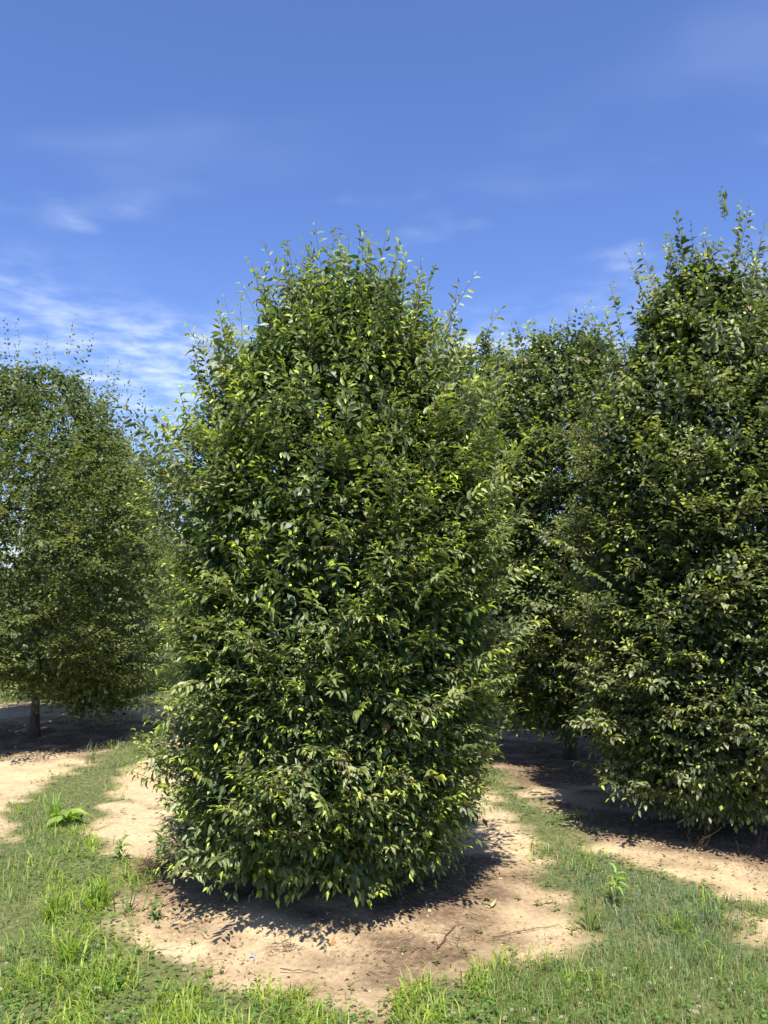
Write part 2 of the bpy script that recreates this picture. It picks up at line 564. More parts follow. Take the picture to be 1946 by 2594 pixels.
def grow_crown(seed, profile, n_branch, n_fill, leaf, ratio, tones, lump=0.085, lump_f=4.0, slen=(.10, .34), plate=.45, lat=8, nodes=(11, 6),
               elev=(10, 26, 70), depth=1.0, hang=.3, droop=1.0, bend=-.1, young=.3, back=.7, proud=.09, fill_leaf=1.18, hollow=.0, sway=.35, spikes=420, spike_len=1.0, fresh=.45):
    """branch ends, each a plate of side shoots with alternate leaves, over a shell of shaded inner leaves.
    profile: (height, left x, right x) about the trunk"""
    r = np.random.default_rng(seed)
    nz = Noise(seed + 50, lump_f); nz2 = Noise(seed + 51, lump_f * 2.3)
    p = np.asarray(profile, float)
    zmin, zmax = p[0, 0], p[-1, 0]
    zz = np.linspace(zmin, zmax, 200)
    l, rr = envelope(p, zz)
    rad = np.maximum((rr - l) / 2, .02)
    slope = np.sqrt(1 + np.gradient(rad, zz) ** 2)
    cdf = np.cumsum(np.minimum(rad * slope, 2.2)); cdf /= cdf[-1]

    def surface(n, lo_f, hi_f, bumps, thin):
        z = np.interp(r.uniform(0, 1, n), cdf, zz)
        th = r.uniform(0, 2 * np.pi, n)
        keep = (np.sin(th) < 0.3) | (r.uniform(0, 1, n) < thin)
        z, th = z[keep], th[keep]
        n = len(z)
        l, rr = envelope(p, z)
        cx, ra = (l + rr) / 2, (rr - l) / 2
        o = np.stack([np.cos(th), depth * np.sin(th), np.zeros(n)], 1)
        pos = o * ra[:, None]; pos[:, 0] += cx; pos[:, 2] = z
        f = r.uniform(lo_f, hi_f, n)
        add = np.zeros(n)
        if bumps:
            tier = pos * np.array([1, 1, 1.7])
            add = nz(tier) * lump + nz2(tier) * lump * .6 + r.normal(0, proud, n) * .6 + np.maximum(r.normal(-.6, 1, n), 0) * proud
        tip = o * np.maximum(ra * f + add, .02)[:, None]
        tip[:, 0] += cx; tip[:, 2] = z + (add * np.clip((z - zmax + .5) / .5, 0, 1) if bumps else 0)
        return tip, th, (z - zmin) / (zmax - zmin), nz(pos * np.array([1.2, 1.2, 1.9]) + 5.0)

    out = Leaves()
    stem = []
    # branch ends
    T, th, zr, hl = surface(n_branch, .97, 1.0, True, back)
    if hollow:
        ok = (hl > -.55) | (r.uniform(0, 1, len(T)) > hollow)
        T, th, zr = T[ok], th[ok], zr[ok]
    n = len(T)
    e = np.radians(np.interp(zr, [0, .5, .8, 1], (elev[0], elev[1], .5 * elev[1] + .5 * elev[2], elev[2])) + r.normal(0, 12, n))
    az = th + r.normal(0, sway, n)
    Db = np.stack([np.cos(az) * np.cos(e), np.sin(az) * np.cos(e), np.sin(e)], 1)
    SL = r.uniform(.7, 1.15, n) * plate * .62
    tone_y = young * r.uniform(.4, 1.7, n)
    hz = hang * np.interp(zr, [0, .12, .3, 1], [1.5, .6, .28, .12])
    a, b, c = shoot_leaves(out, r, T - Db * SL[:, None], Db, SL, nodes[0], leaf * .92, ratio, tones, droop, young=young, bend=bend * .4, hang=hz, plane_jit=.45, tip_scale=.5)
    stem.append((a, b, c))
    # some branch ends carry a tuft of small new leaves
    fl = r.uniform(0, 1, n) < fresh
    m_ = fl.sum()
    shoot_leaves(out, r, c[fl] - Db[fl] * .05, unit(Db[fl] + r.normal(0, .25, (m_, 3)) + np.array([0, 0, .3])), r.uniform(.07, .15, m_), 7, leaf * .62, ratio, tones, droop * 1.6,
                 young=1.5, bend=-.1, hang=.3, plane_jit=1.0, tip_scale=.7, flush_p=1.0)
    side = np.cross(Db, np.array([0, 0, 1.0]))
    weak = np.linalg.norm(side, axis=1) < .35
    side[weak] = r.normal(size=(weak.sum(), 3))
    side = unit(side)
    nrm = np.cross(side, Db)
    roll = r.normal(0, .35, n)
    roll[zr > .8] = r.uniform(-3.1, 3.1, (zr > .8).sum())
    side, nrm = side * np.cos(roll)[:, None] + nrm * np.sin(roll)[:, None], nrm * np.cos(roll)[:, None] - side * np.sin(roll)[:, None]
    for j in range(lat):
        sj = plate * (.12 + .88 * (j + r.uniform(0, .8, n)) / lat)
        sg = 1 if j % 2 else -1
        an = sg * r.normal(.85, .2, n)
        D = unit(Db * np.cos(an)[:, None] + side * np.sin(an)[:, None] + nrm * r.normal(.05, .18, n)[:, None])
        S = np.clip(slen[0] + .5 * sj, *slen) * r.uniform(.75, 1.2, n)
        P0 = T - Db * sj[:, None]
        a, b, c = shoot_leaves(out, r, P0, D, S, nodes[1] + (1 if j > lat / 2 else 0), leaf, ratio, tones, droop, young=young * (1.0 if j < lat / 2 else .6), bend=bend, flush_p=.28,
                               hang=hz, plane_jit=.4, tip_scale=.6)
        if j < lat / 2:
            stem.append((a, b, c))
    # vigorous young shoots standing out of the clipped outline
    T, th, zr, hl = surface(spikes, .90, .98, True, .6)
    up_ok = r.uniform(0, 1, len(T)) < np.interp(zr, [0, .55, .75, 1], [.15, .35, 1, 1])
    T, th, zr = T[up_ok], th[up_ok], zr[up_ok]
    n = len(T)
    e = np.radians(np.interp(zr, [0, .5, .8, 1], (8, 30, 62, 80)) + r.normal(0, 9, n))
    az = th + r.normal(0, .3, n)
    D = np.stack([np.cos(az) * np.cos(e), np.sin(az) * np.cos(e), np.sin(e)], 1)
    S = r.uniform(.16, .34, n) * spike_len * np.interp(zr, [0, .6, .85, 1], [.75, .9, 1.3, 1.5])
    a, b, c = shoot_leaves(out, r, T - D * .05, D, S, 15, leaf * 1.15, ratio, tones, droop * 1.5, young=.5, bend=.02, hang=.15, plane_jit=.8, tip_scale=.62)
    stem.append((a, b, c))
    # leaves further in, toned darker to deepen the shade there, on short hanging shoots
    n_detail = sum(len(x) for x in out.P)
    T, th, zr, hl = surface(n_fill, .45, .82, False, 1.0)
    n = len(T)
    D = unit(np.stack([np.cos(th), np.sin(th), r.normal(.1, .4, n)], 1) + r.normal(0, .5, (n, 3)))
    shoot_leaves(out, r, T, D, r.uniform(.12, .3, n), 6, leaf * fill_leaf, ratio * 1.1, tones, droop, young=.02, bend=-.2, hang=.6, inner_shade=.3)
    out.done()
    n_all = len(out.P)
    detail = np.arange(n_all) < n_detail
    low = out.P[:, 2] + np.minimum(out.A[:, 2], 0) * out.L > .05
    for k in 'PANLWCK':
        setattr(out, k, getattr(out, k)[low])
    out.detail = detail[low]
    a, b, c = (np.concatenate([s_[i] for s_ in stem]) for i in range(3))
    f = (a[:, 1] < .3) & (a[:, 2] > .06) & (c[:, 2] > .06)
    return out, (a[f], b[f], c[f])


def wood(seed, height, r0, limbs, spread, lean=(0, 0), start=.25, limb_elev=50):
    r = np.random.default_rng(seed)
    n = 14
    t = np.linspace(0, 1, n)
    path = np.stack([lean[0] * t + .05 * np.sin(3 * t + seed), lean[1] * t + .05 * np.cos(4 * t + seed) - .05 * math.cos(seed), -.05 + t * height], 1)
    path[:, 0] -= path[0, 0]; path[:, 1] -= path[0, 1]
    rad = r0 * (1 - .9 * t ** .8)
    rad[0] = r0 * 1.45; rad[1] *= 1.02
    parts = [(tube(path, np.maximum(rad, .006), 9, r, .03))]
    for i in range(limbs):
        f = start + (.9 - start) * (i + r.uniform(0, .8)) / limbs
        b = np.array([np.interp(f, t, path[:, k]) for k in range(3)])
        az = i * 2.4 + r.normal(0, .35)
        e = math.radians(limb_elev + r.normal(0, 8))
        ln = spread * (1.1 - .55 * f) * r.uniform(.8, 1.1)
        s = np.linspace(0, 1, 6)
        d = np.array([math.cos(az) * math.cos(e), math.sin(az) * math.cos(e), math.sin(e)])
        lp = b + s[:, None] * ln * d + np.stack([.04 * np.sin(5 * s + i), .04 * np.cos(4 * s + i), .10 * ln * s ** 2], 1)
        lr = np.interp(f, t, rad) * .5 * (1 - .85 * s)
        parts.append(tube(lp, np.maximum(lr, .004), 5))
    V, F, o = [], [], 0
    for v, f in parts:
        V.append(v); F.append(f + o); o += len(v)
    return tri_mesh('trunk', np.concatenate(V), np.concatenate(F), smooth=True)


HB = np.array([(.056, .092, .022), (.260, .285, .130), (.50, .57, .06)])       # mature, dusty mature, young tip
HB2 = np.array([(.046, .074, .022), (.250, .266, .138), (.47, .51, .07)])
PR = np.array([(.065, .095, .030), (.190, .205, .085), (.28, .29, .08)])

# six shared blades for the leaves that stand out one by one
BLADES = {}


def blade_mesh(key, tones, mat, ratio, r):
    if key not in BLADES:
        lst = []
        for i in range(8):
            c = (tones[0] * (1 - i / 4) + tones[1] * i / 4) if i < 5 else tones[1] * (7 - i) / 4 + tones[2] * (i - 3) / 4
            V, F, C = leaf_arrays(T8, np.zeros((1, 3)), np.array([[1., 0, 0]]), np.array([[0, 0, 1.]]), np.array([1.]), np.array([1.]),
                                  np.array([c]), np.array([.7 + .1 * i]))
            me = tri_mesh('leaf', V, F, C)
            me.materials.append(mat)
            lst.append((me, c))
        BLADES[key] = lst
    return BLADES[key]


def place_leaf(parent, blades, P, A, N, L, Wd, C):
    A = A / np.linalg.norm(A)
    B = np.cross(N, A); B /= np.linalg.norm(B)
    N2 = np.cross(A, B)
    me = min(blades, key=lambda b: float(np.abs(b[1] - C).sum()))[0]
    o = bpy.data.objects.new('leaf', me)
    m = Matrix(((A[0] * L, B[0] * Wd, N2[0] * L, P[0]), (A[1] * L, B[1] * Wd, N2[1] * L, P[1]), (A[2] * L, B[2] * Wd, N2[2] * L, P[2]), (0, 0, 0, 1)))
    col.objects.link(o)
    o.parent = parent
    o.matrix_local = m
    return o


def build_tree(name, loc, label, cat, group, lv, st, trunk_me, mat, tones, key, ratio, singles=0, leaders=(), full=True, leader_leaf=.092, seed=0, trunk_label=None):
    r = np.random.default_rng(seed + 900)
    z0 = float(ground_z(np.array([loc]))[0])
    root = empty(name, (loc[0], loc[1], z0), label, cat, group)
    link('trunk', trunk_me, M_BARK, root)
    blades = blade_mesh(key, tones, mat, ratio, r)
    n = len(lv.P)
    used = np.zeros(n, bool)
    budget = singles
    # long shoots standing clear of the outline, each with its own leaves
    for (bx, by, bz, tx, ty, tz) in leaders:
        P0 = np.array([[bx, by, bz]]); T = np.array([[tx, ty, tz]])
        SL = np.linalg.norm(T - P0, axis=1)
        D = (T - P0) / SL[:, None]
        o = Leaves()
        nn = max(12, int(SL[0] / .019))
        a, b, c = shoot_leaves(o, r, P0, D, SL, nn, leader_leaf, ratio, tones, 1.9, young=.6, bend=0.02, hang=.3, tip_scale=.62, plane_jit=.6)
        o.done()
        az_ = np.arange(nn) * 2.6 + r.normal(0, .5, nn)              # leaves turn round the shoot
        U = unit(np.cross(D, np.array([[.2, .96, .1]]))); Wv = np.cross(D, U)
        out_ = U * np.cos(az_)[:, None] + Wv * np.sin(az_)[:, None]
        o.A = unit(D * r.uniform(.25, .9, nn)[:, None] + out_ * .8 + np.array([0, 0, -.22]))
        o.N = unit(D * .8 - out_ * .4 + r.normal(0, .25, (nn, 3)))
        wob = .02 * np.sin(np.linspace(0, 5, nn) + bx * 9)
        o.P = o.P + U * wob[:, None]
        V, F = tube(np.concatenate([a, (a + b) / 2, b, (b + c) / 2, c]), [.0035, .003, .0026, .002, .001], 5)
        sh = link('shoot', tri_mesh('shoot', V, F, smooth=True), M_TWIG, root)
        if budget >= nn:
            budget -= nn
            for i in range(nn):
                place_leaf(sh, blades, o.P[i], o.A[i], o.N[i], o.L[i], o.W[i], o.C[i])
        else:
            V, F, C = leaf_arrays(T8, o.P, o.A, o.N, o.L, o.W, o.C, o.K)
            tag(link('leaf', tri_mesh('leaf', V, F, C), mat, sh), kind='stuff')
    if budget > 0:
        # the blades that show largest: nearest the viewer's side and outermost
        score = lv.L * (1 + .0 * lv.L)
        dist = np.hypot(lv.P[:, 0] + loc[0], lv.P[:, 1] + loc[1])
        score = np.where(lv.detail, lv.L, 0) / dist
        cand = np.argsort(-score + r.uniform(0, .006, n))[:budget]
        used[cand] = True
        for i in cand:
            place_leaf(root, blades, lv.P[i], lv.A[i], lv.N[i], lv.L[i], lv.W[i], lv.C[i])
    parts = []
    if full:
        front = ~used & (lv.P[:, 1] < -.12) & lv.detail
        rest = ~used & ~front
        parts.append(leaf_arrays(T6, lv.P[front], lv.A[front], lv.N[front], lv.L[front], lv.W[front], lv.C[front], lv.K[front]))
    else:
        rest = ~used
    deep = rest & ~lv.detail
    rest = rest & lv.detail
    parts.append(leaf_arrays(T2, lv.P[deep], lv.A[deep], lv.N[deep], lv.L[deep], lv.W[deep], lv.C[deep], lv.K[deep]))
    parts.append(leaf_arrays(T4, lv.P[rest], lv.A[rest], lv.N[rest], lv.L[rest], lv.W[rest], lv.C[rest], lv.K[rest]))
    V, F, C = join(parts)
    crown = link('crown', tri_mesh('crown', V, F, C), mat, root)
    crown['kind'] = 'stuff'
    if st is not None and len(st[0]):
        V, F = stems(*st, np.full(len(st[0]), .0026))
        tag(link('twigs', tri_mesh('twigs', V, F), M_TWIG, root), kind='stuff')
    return root


# the sheared hornbeam in the middle: (height, left, right) about its trunk
MAIN = [(.20, -.70, .62), (.29, -.93, .86), (.46, -1.0, .95), (.85, -1.01, .99), (1.3, -1.03, 1.06), (1.9, -1.04, 1.07), (2.4, -1.02, 1.0), (2.8, -.92, .88),
        (3.1, -.74, .78), (3.35, -.61, .70), (3.56, -.47, .60), (3.70, -.34, .46), (3.82, -.22, .32), (3.92, -.08, .16)]
lv, st = grow_crown(1, MAIN, 1750, 10500, .065, .40, HB, hollow=.92, spikes=1350, spike_len=1.2, depth=.86, fill_leaf=1.5, fresh=.7)
r = np.random.default_rng(77)
LEAD = []
for tx, tz, ln in [(-.02, 4.36, .62), (.18, 4.29, .55), (.25, 4.18, .5), (-.31, 4.17, .58), (-.17, 4.10, .5), (.45, 4.16, .55), (.62, 4.02, .55), (.68, 3.97, .5),
                   (-.56, 4.05, .55), (-.47, 3.93, .45), (-.78, 3.70, .48), (-.97, 3.48, .48), (-1.0, 3.14, .42), (-1.23, 2.98, .46), (-1.12, 2.75, .36),
                   (.78, 3.6, .4), (-1.32, 1.87, .45), (1.28, 1.5, .4), (-1.26, .95, .42), (-1.28, .7, .42), (.05, 4.14, .45), (.33, 4.04, .45)]:
    y = r.uniform(-.25, .25)
    if tz > 2.6:
        lean = np.array([.32 * np.sign(tx) * min(1, abs(tx) / .6), 0, 1.0])
        if -1.25 < tx < -1.0:
            lean = np.array([-.9, 0, .5])
    else:
        lean = np.array([np.sign(tx) * 1.0, -.1, .38])
    lean /= np.linalg.norm(lean)
    b = np.array([tx, y, tz]) - lean * ln
    LEAD.append((*b, tx, y, tz))
build_tree('hornbeam_tree', (-.34, 5.52), 'free-standing dense hornbeam in the middle, its leafy skirt almost touching the soil', 'tree', 'nursery hornbeams',
           lv, st, wood(3, 3.3, .055, 26, 1.0), M_LEAF, HB, 'hornbeam', .40, singles=300, leaders=LEAD, seed=1)

# right row
RIGHT = [(.30, -.45, .5), (.40, -.80, .85), (.65, -1.02, 1.05), (1.2, -1.08, 1.1), (2.2, -1.06, 1.1), (3.0, -1.0, 1.02), (3.45, -.84, .88), (3.85, -.66, .68),
         (4.17, -.46, .46), (4.40, -.28, .26), (4.52, -.1, .1)]
lv, st = grow_crown(2, RIGHT, 1650, 10500, .062, .56, HB2, droop=1.2, hang=.4, hollow=.92, spikes=1000, fill_leaf=1.45, fresh=.65)
LEAD = []
for tx, tz, ln in [(-.02, 4.86, .5), (-.34, 4.76, .55), (-.62, 4.5, .6), (-.76, 4.46, .6), (-.9, 4.15, .5), (-1.25, 4.05, .5), (.2, 4.72, .4), (.42, 4.66, .55), (.55, 4.6, .5), (-.52, 4.4, .5)]:
    y = r.uniform(-.25, .2)
    lean = np.array([.22 * np.sign(tx), 0, 1.0]) if tx > -1.2 else np.array([-.9, 0, .45])
    lean /= np.linalg.norm(lean)
    b = np.array([tx, y, tz]) - lean * ln
    LEAD.append((*b, tx, y, tz))
build_tree('hornbeam_tree', (2.70, 6.85), 'tall dusty dark hornbeam cut off by the right edge of the picture', 'tree', 'nursery hornbeams',
           lv, st, wood(5, 4.2, .06, 28, 1.1), M_LEAF, HB2, 'hornbeam_round', .62, singles=300, leaders=LEAD, seed=2)

THIRD = [(.44, -.4, .4), (.58, -.9, .85), (.9, -1.05, 1.0), (1.6, -1.15, 1.1), (2.6, -1.1, 1.05), (3.4, -1.0, .95), (4.0, -.85, .8), (4.4, -.6, .55), (4.7, -.25, .25)]
lv, st = grow_crown(4, THIRD, 820, 7500, .072, .62, HB2, lump=.085, hollow=.6)
LEAD = [(.0, 0, 4.5, .05, -.1, 5.0), (-.3, -.1, 4.4, -.42, -.1, 4.85), (.3, .1, 4.3, .42, 0, 4.82), (-.55, 0, 4.1, -.7, 0, 4.6)]
build_tree('hornbeam_tree', (2.05, 9.3), 'mid-sized hornbeam with a short bare trunk showing, behind the dusty right-hand tree', 'tree', 'nursery hornbeams',
           lv, None, wood(7, 4.2, .065, 24, 1.0, start=.16), M_LEAF, HB2, 'hornbeam_round', .62, singles=120, leaders=LEAD, full=False, seed=4)

FOURTH = [(.35, -.5, .5), (.7, -.95, .95), (1.8, -1.05, 1.05), (3.4, -.95, .95), (4.4, -.8, .75), (5.0, -.5, .45), (5.25, -.2, .2)]
lv, st = grow_crown(6, FOURTH, 400, 4300, .08, .6, HB2, lump=.09, back=.5)
build_tree('hornbeam_tree', (1.42, 11.9), 'farther hornbeam whose top peeps out just right of the middle tree', 'tree', 'nursery hornbeams',
           lv, None, wood(8, 4.8, .065, 18, 1.0, start=.16), M_LEAF, HB2, 'hornbeam_round', .6, full=False, seed=6,
           leaders=[(-.3, 0, 4.9, -.4, 0, 5.4), (.1, 0, 5.0, .15, 0, 5.45), (-.6, 0, 4.6, -.78, 0, 5.1)])

# left row: looser trees with small leaves and bare trunks
PEAR_A = [(.30, .50, .95), (.55, .40, 1.25), (.80, -.4, 1.4), (.98, -1.5, 1.55), (1.4, -1.75, 1.68), (2.0, -1.85, 1.72), (2.8, -1.7, 1.55), (3.3, -1.5, 1.3), (3.75, -1.3, 1.1),
          (4.15, -1.0, .85), (4.45, -.7, .5), (4.6, -.4, .15)]
lv, st = grow_crown(8, PEAR_A, 1100, 6000, .056, .6, PR, fresh=.15, lump=.24, lump_f=3.0, plate=.6, slen=(.12, .42), hang=.3, young=.15, hollow=.7, proud=.11, fill_leaf=1.6, spikes=700, spike_len=1.5)
tree_a = build_tree('pear_tree', (-4.36, 10.5), 'loose round-headed tree with small leaves and a bare dark trunk at the left edge', 'tree', 'broad trees of the left row',
                    lv, None, wood(11, 4.3, .058, 30, 1.45, start=.2, limb_elev=42), M_LEAF_SMALL, PR, 'pear', .62, full=False, seed=8, leader_leaf=.058,
                    leaders=[(-.15, 0, 4.2, -.25, 0, 4.75), (.05, 0, 4.1, .15, 0, 4.65), (.35, 0, 3.95, .5, 0, 4.45), (.7, -.1, 3.9, .95, -.1, 4.4), (.9, -.1, 3.6, 1.2, -.1, 4.05)])
PEAR_B = [(.6, -.8, .8), (.85, -1.2, 1.2), (1.3, -1.4, 1.3), (2.2, -1.45, 1.25), (3.0, -1.3, 1.1), (3.6, -1.0, .9), (4.1, -.6, .55), (4.4, -.2, .3)]
lv, st = grow_crown(9, PEAR_B, 800, 5000, .06, .6, PR, fresh=.15, lump=.14, lump_f=2.8, plate=.6, slen=(.12, .42), hang=.3, young=.15, hollow=.5, proud=.12, back=.4, fill_leaf=1.6)
build_tree('pear_tree', (-4.9, 14.3), 'small-leaved tree directly behind the left-edge one, its lower dome filling the gap', 'tree', 'broad trees of the left row',
           lv, None, wood(12, 4.0, .07, 20, 1.3, start=.2, limb_elev=42), M_LEAF_SMALL, PR, 'pear', .6, full=False, seed=9, leader_leaf=.062,
           leaders=[(.2, 0, 4.0, .3, 0, 4.55), (.65, 0, 3.6, .8, 0, 4.1), (.95, 0, 3.1, 1.15, 0, 3.5), (-.2, 0, 4.0, -.3, 0, 4.5)])
PEAR_C = [(.4, -1.0, 1.0), (.7, -1.5, 1.5), (1.5, -1.7, 1.7), (2.2, -1.45, 1.45), (2.8, -.9, .9), (3.1, -.3, .3)]
lv, st = grow_crown(10, PEAR_C, 380, 3000, .08, .6, PR, lump=.14, lump_f=2.6, plate=.6, slen=(.12, .42), young=.15, back=.4, fill_leaf=1.6)
build_tree('pear_tree', (-5.6, 17.4), 'far low tree of the left row, a pale sliver beside the middle tree', 'tree', 'broad trees of the left row',
           lv, None, wood(13, 2.8, .06, 14, 1.1, start=.2, limb_elev=42), M_LEAF_SMALL, PR, 'pear', .6, full=False, seed=10)


# ------------------------------------------------------------------ grass, clover and litter
def blades(n, xy, h, w, lean, colr, r, flop=.6):
    """grass blades of two segments"""
    z = ground_z(xy)
    base = np.column_stack([xy, z - .004])
    a = r.uniform(0, 6.283, n)
    d = np.stack([np.cos(a), np.sin(a), np.zeros(n)], 1)
    s = np.stack([-np.sin(a), np.cos(a), np.zeros(n)], 1)
    up = np.array([0, 0, 1.0])
    m = base + up * (h * .58)[:, None] + d * (h * lean * .35)[:, None]
    t = base + up * (h * (1 - flop * lean ** 2 * .5))[:, None] + d * (h * lean * 1.05)[:, None]
    ws = (w * .5)[:, None] * s
    V = np.stack([base - ws, base + ws, m - ws * .8, m + ws * .8, t], 1)
    f = np.array([(0, 1, 3), (0, 3, 2), (2, 3, 4)])
    F = (f[None] + (np.arange(n) * 5)[:, None, None]).reshape(-1, 3)
    return V.reshape(-1, 3), F, np.repeat(colr, 5, axis=0)


def scatter(n, r, x0, x1, y0, y1, near=3.4):
    """points over the ground, thinning with distance"""
    y = y0 * (y1 / y0) ** r.uniform(0, 1, n)
    half = np.minimum(.54 * y + .8, 12)
    x = r.uniform(-1, 1, n) * half
    ok = (x > x0) & (x < x1)
    return np.stack([x, y], 1)[ok]


def lerp(a, b, t):
    return np.asarray(a) * (1 - t)[:, None] + np.asarray(b) * t[:, None]


_p1 = Noise(21, 1.6, 2); _p2 = Noise(22, 5.0, 2); _p3 = Noise(23, 11.0, 2)


def lush(xy):
    """where the coarse bright grass and clover grow: inner left edge and the foreground"""
    d = poly_dist(xy, SOIL_MAIN)
    left = np.clip(1 - (np.abs(d - .22)) / .34, 0, 1) * (xy[:, 0] < -.75) * (xy[:, 1] < 6.6)
    fore = np.clip((4.75 - xy[:, 1]) / .5, 0, 1) * (xy[:, 0] < .5) * np.clip((xy[:, 0] + 1.9) / .3, 0, 1)
    return np.clip(np.maximum(left, fore) + .25 * _p2(xy), 0, 1)


r = np.random.default_rng(31)
xy = scatter(520000, r, -9, 9, 2.5, 24)
ga = grass_amount(xy)
keep = (r.uniform(0, 1, len(xy)) < np.where(ga > 0, np.clip(.15 + ga / .30, 0, 1), .15 * np.exp(ga / .07))) & (r.uniform(0, 1, len(xy)) < .92 + .2 * _p2(xy) + .25 * _p3(xy))
keep &= r.uniform(0, 1, len(xy)) < 1 - .55 * lush(xy)
xy = xy[keep][:140000]
ga = grass_amount(xy); n = len(xy)
tall = np.clip(.75 + .3 * _p1(xy) + .25 * _p2(xy), .35, 1.5) * np.clip(.55 + ga / .35, .5, 1)
h = tall * r.uniform(.030, .085, n)
blue = np.clip(.5 + .55 * _p1(xy + 3.3), 0, 1)
c = lerp((.155, .215, .065), (.125, .185, .105), blue)
dry = r.uniform(0, 1, n) < (.13 + .45 * np.clip(1 - ga / .3, 0, 1) + .12 * np.clip(_p3(xy + 4), 0, 1))
c[dry] = np.array([.30, .25, .12]) * r.uniform(.7, 1.2, (dry.sum(), 1))
c *= r.uniform(.7, 1.35, n)[:, None]
wd = r.uniform(.0025, .0046, n) * np.clip(xy[:, 1] / 5.5, 1, 3)
V, F, C = blades(n, xy, h, wd, r.uniform(.15, 1.1, n), c, r)
g = link('fine_grass', tri_mesh('fine_grass', V, F, C), M_GRASS)
tag(g, 'fine blue-green turf covering the strips between the tree rows', 'grass', kind='stuff')

# coarse, bright grass
xy = scatter(95000, r, -9, 4, 2.6, 12)
lu = lush(xy) * (grass_amount(xy) > -.02)
clump = np.clip(.5 + .9 * _p3(xy), 0, 1)
xy = xy[r.uniform(0, 1, len(xy)) < lu * clump * .85][:12000]
n = len(xy)
c = lerp((.20, .275, .04), (.30, .36, .055), r.uniform(0, 1, n)) * r.uniform(.7, 1.2, n)[:, None]
V, F, C = blades(n, xy, r.uniform(.05, .14, n), r.uniform(.005, .010, n), r.uniform(.3, 1.3, n), c, r, .9)
tag(link('coarse_grass', tri_mesh('coarse_grass', V, F, C), M_GRASS), 'bright yellow-green coarse grass along the left and front edge of the bare soil', 'grass', kind='stuff')

# clover: three round leaflets on a stalk
xy = scatter(90000, r, -9, 9, 2.6, 9)
ga = grass_amount(xy)
cl = np.clip(lush(xy) * .9 + .5 * np.clip(_p1(xy * 1.3 + 9), 0, 1) + .15, 0, 1) * (ga > -.01)
xy = xy[r.uniform(0, 1, len(xy)) < cl * .42][:9500]
n = len(xy)
z = ground_z(xy) + r.uniform(.015, .06, n)
P = np.column_stack([xy, z])
az = r.uniform(0, 6.283, n)
c0 = lerp((.085, .17, .035), (.15, .23, .05), r.uniform(0, 1, n)) * r.uniform(.75, 1.2, n)[:, None]
pp = []
tilt = r.normal(0, .25, (n, 3)); tilt[:, 2] = 1
for k in range(3):
    a = az + k * 2.094
    A = np.stack([np.cos(a), np.sin(a), r.normal(.05, .2, n)], 1)
    sz = r.uniform(.011, .019, n)
    pp.append(leaf_arrays(T4, P, A, tilt, sz, sz * .95, c0, r.uniform(.2, 1, n)))
V, F, C = join(pp)
clover = tag(link('clover', tri_mesh('clover', V, F, C), M_GRASS), 'low clover with round green leaflets and whitish flower heads in the turf', 'clover', kind='stuff')

# clover flower heads
hv = []
for i in range(26):
    f = i / 26
    th = i * 2.39996
    zz = 1 - 1.5 * f
    hv.append((math.sqrt(max(0, 1 - zz * zz)) * math.cos(th), math.sqrt(max(0, 1 - zz * zz)) * math.sin(th), zz))
hv = np.array(hv)
pal = lerp((.52, .46, .37), (.38, .26, .18), np.clip((.4 - hv[:, 2]) / 1.0, 0, 1))
V, F, C = leaf_arrays(T4, hv * .002, hv + np.array([0, 0, .25]), np.roll(hv, 1, axis=1), np.full(26, .0085), np.full(26, .004), pal, np.full(26, .5))
fl_me = tri_mesh('flower_head', V, F, C)
xy = scatter(2600, r, -9, 9, 3.4, 7.5)
ga = grass_amount(xy)
xy = xy[(ga > .05) & (_p1(xy * 1.3 + 9) + lush(xy) > -.5)][:200]
for q in xy:
    o = link('flower_head', fl_me, M_FLOWER, clover)
    o.location = (q[0], q[1], float(ground_z(q[None])[0]) + r.uniform(.05, .10))
    o.rotation_euler = (r.normal(0, .3), r.normal(0, .3), r.uniform(0, 6))
    s = r.uniform(.7, 1.2); o.scale = (s, s, s)

# small seedlings creeping on to the bare soil
xy = scatter(50000, r, -4, 4, 3.5, 9)
ga = grass_amount(xy)
pr = np.exp(-np.abs(ga) / .10) * .10 * np.clip(.4 + _p3(xy), 0, 1) + .004 * (ga < -.1)
xy = xy[r.uniform(0, 1, len(xy)) < pr]
pp = []
for k in range(6):
    n = len(xy)
    P = np.column_stack([xy, ground_z(xy) + .004 + .006 * k])
    a = k * 2.4 + r.uniform(-.4, .4, n)
    A = np.stack([np.cos(a), np.sin(a), r.uniform(.1, .7, n)], 1)
    sz = r.uniform(.014, .032, n)
    pp.append(leaf_arrays(T4, P, A, np.tile([0, 0, 1.], (n, 1)), sz, sz * .5, lerp((.09, .15, .04), (.16, .20, .05), r.uniform(0, 1, n)), r.uniform(.3, 1, n)))
V, F, C = join(pp)
tag(link('seedlings', tri_mesh('seedlings', V, F, C), M_GRASS), 'tiny green seedlings dotted over the bare sandy soil', 'seedlings', kind='stuff')

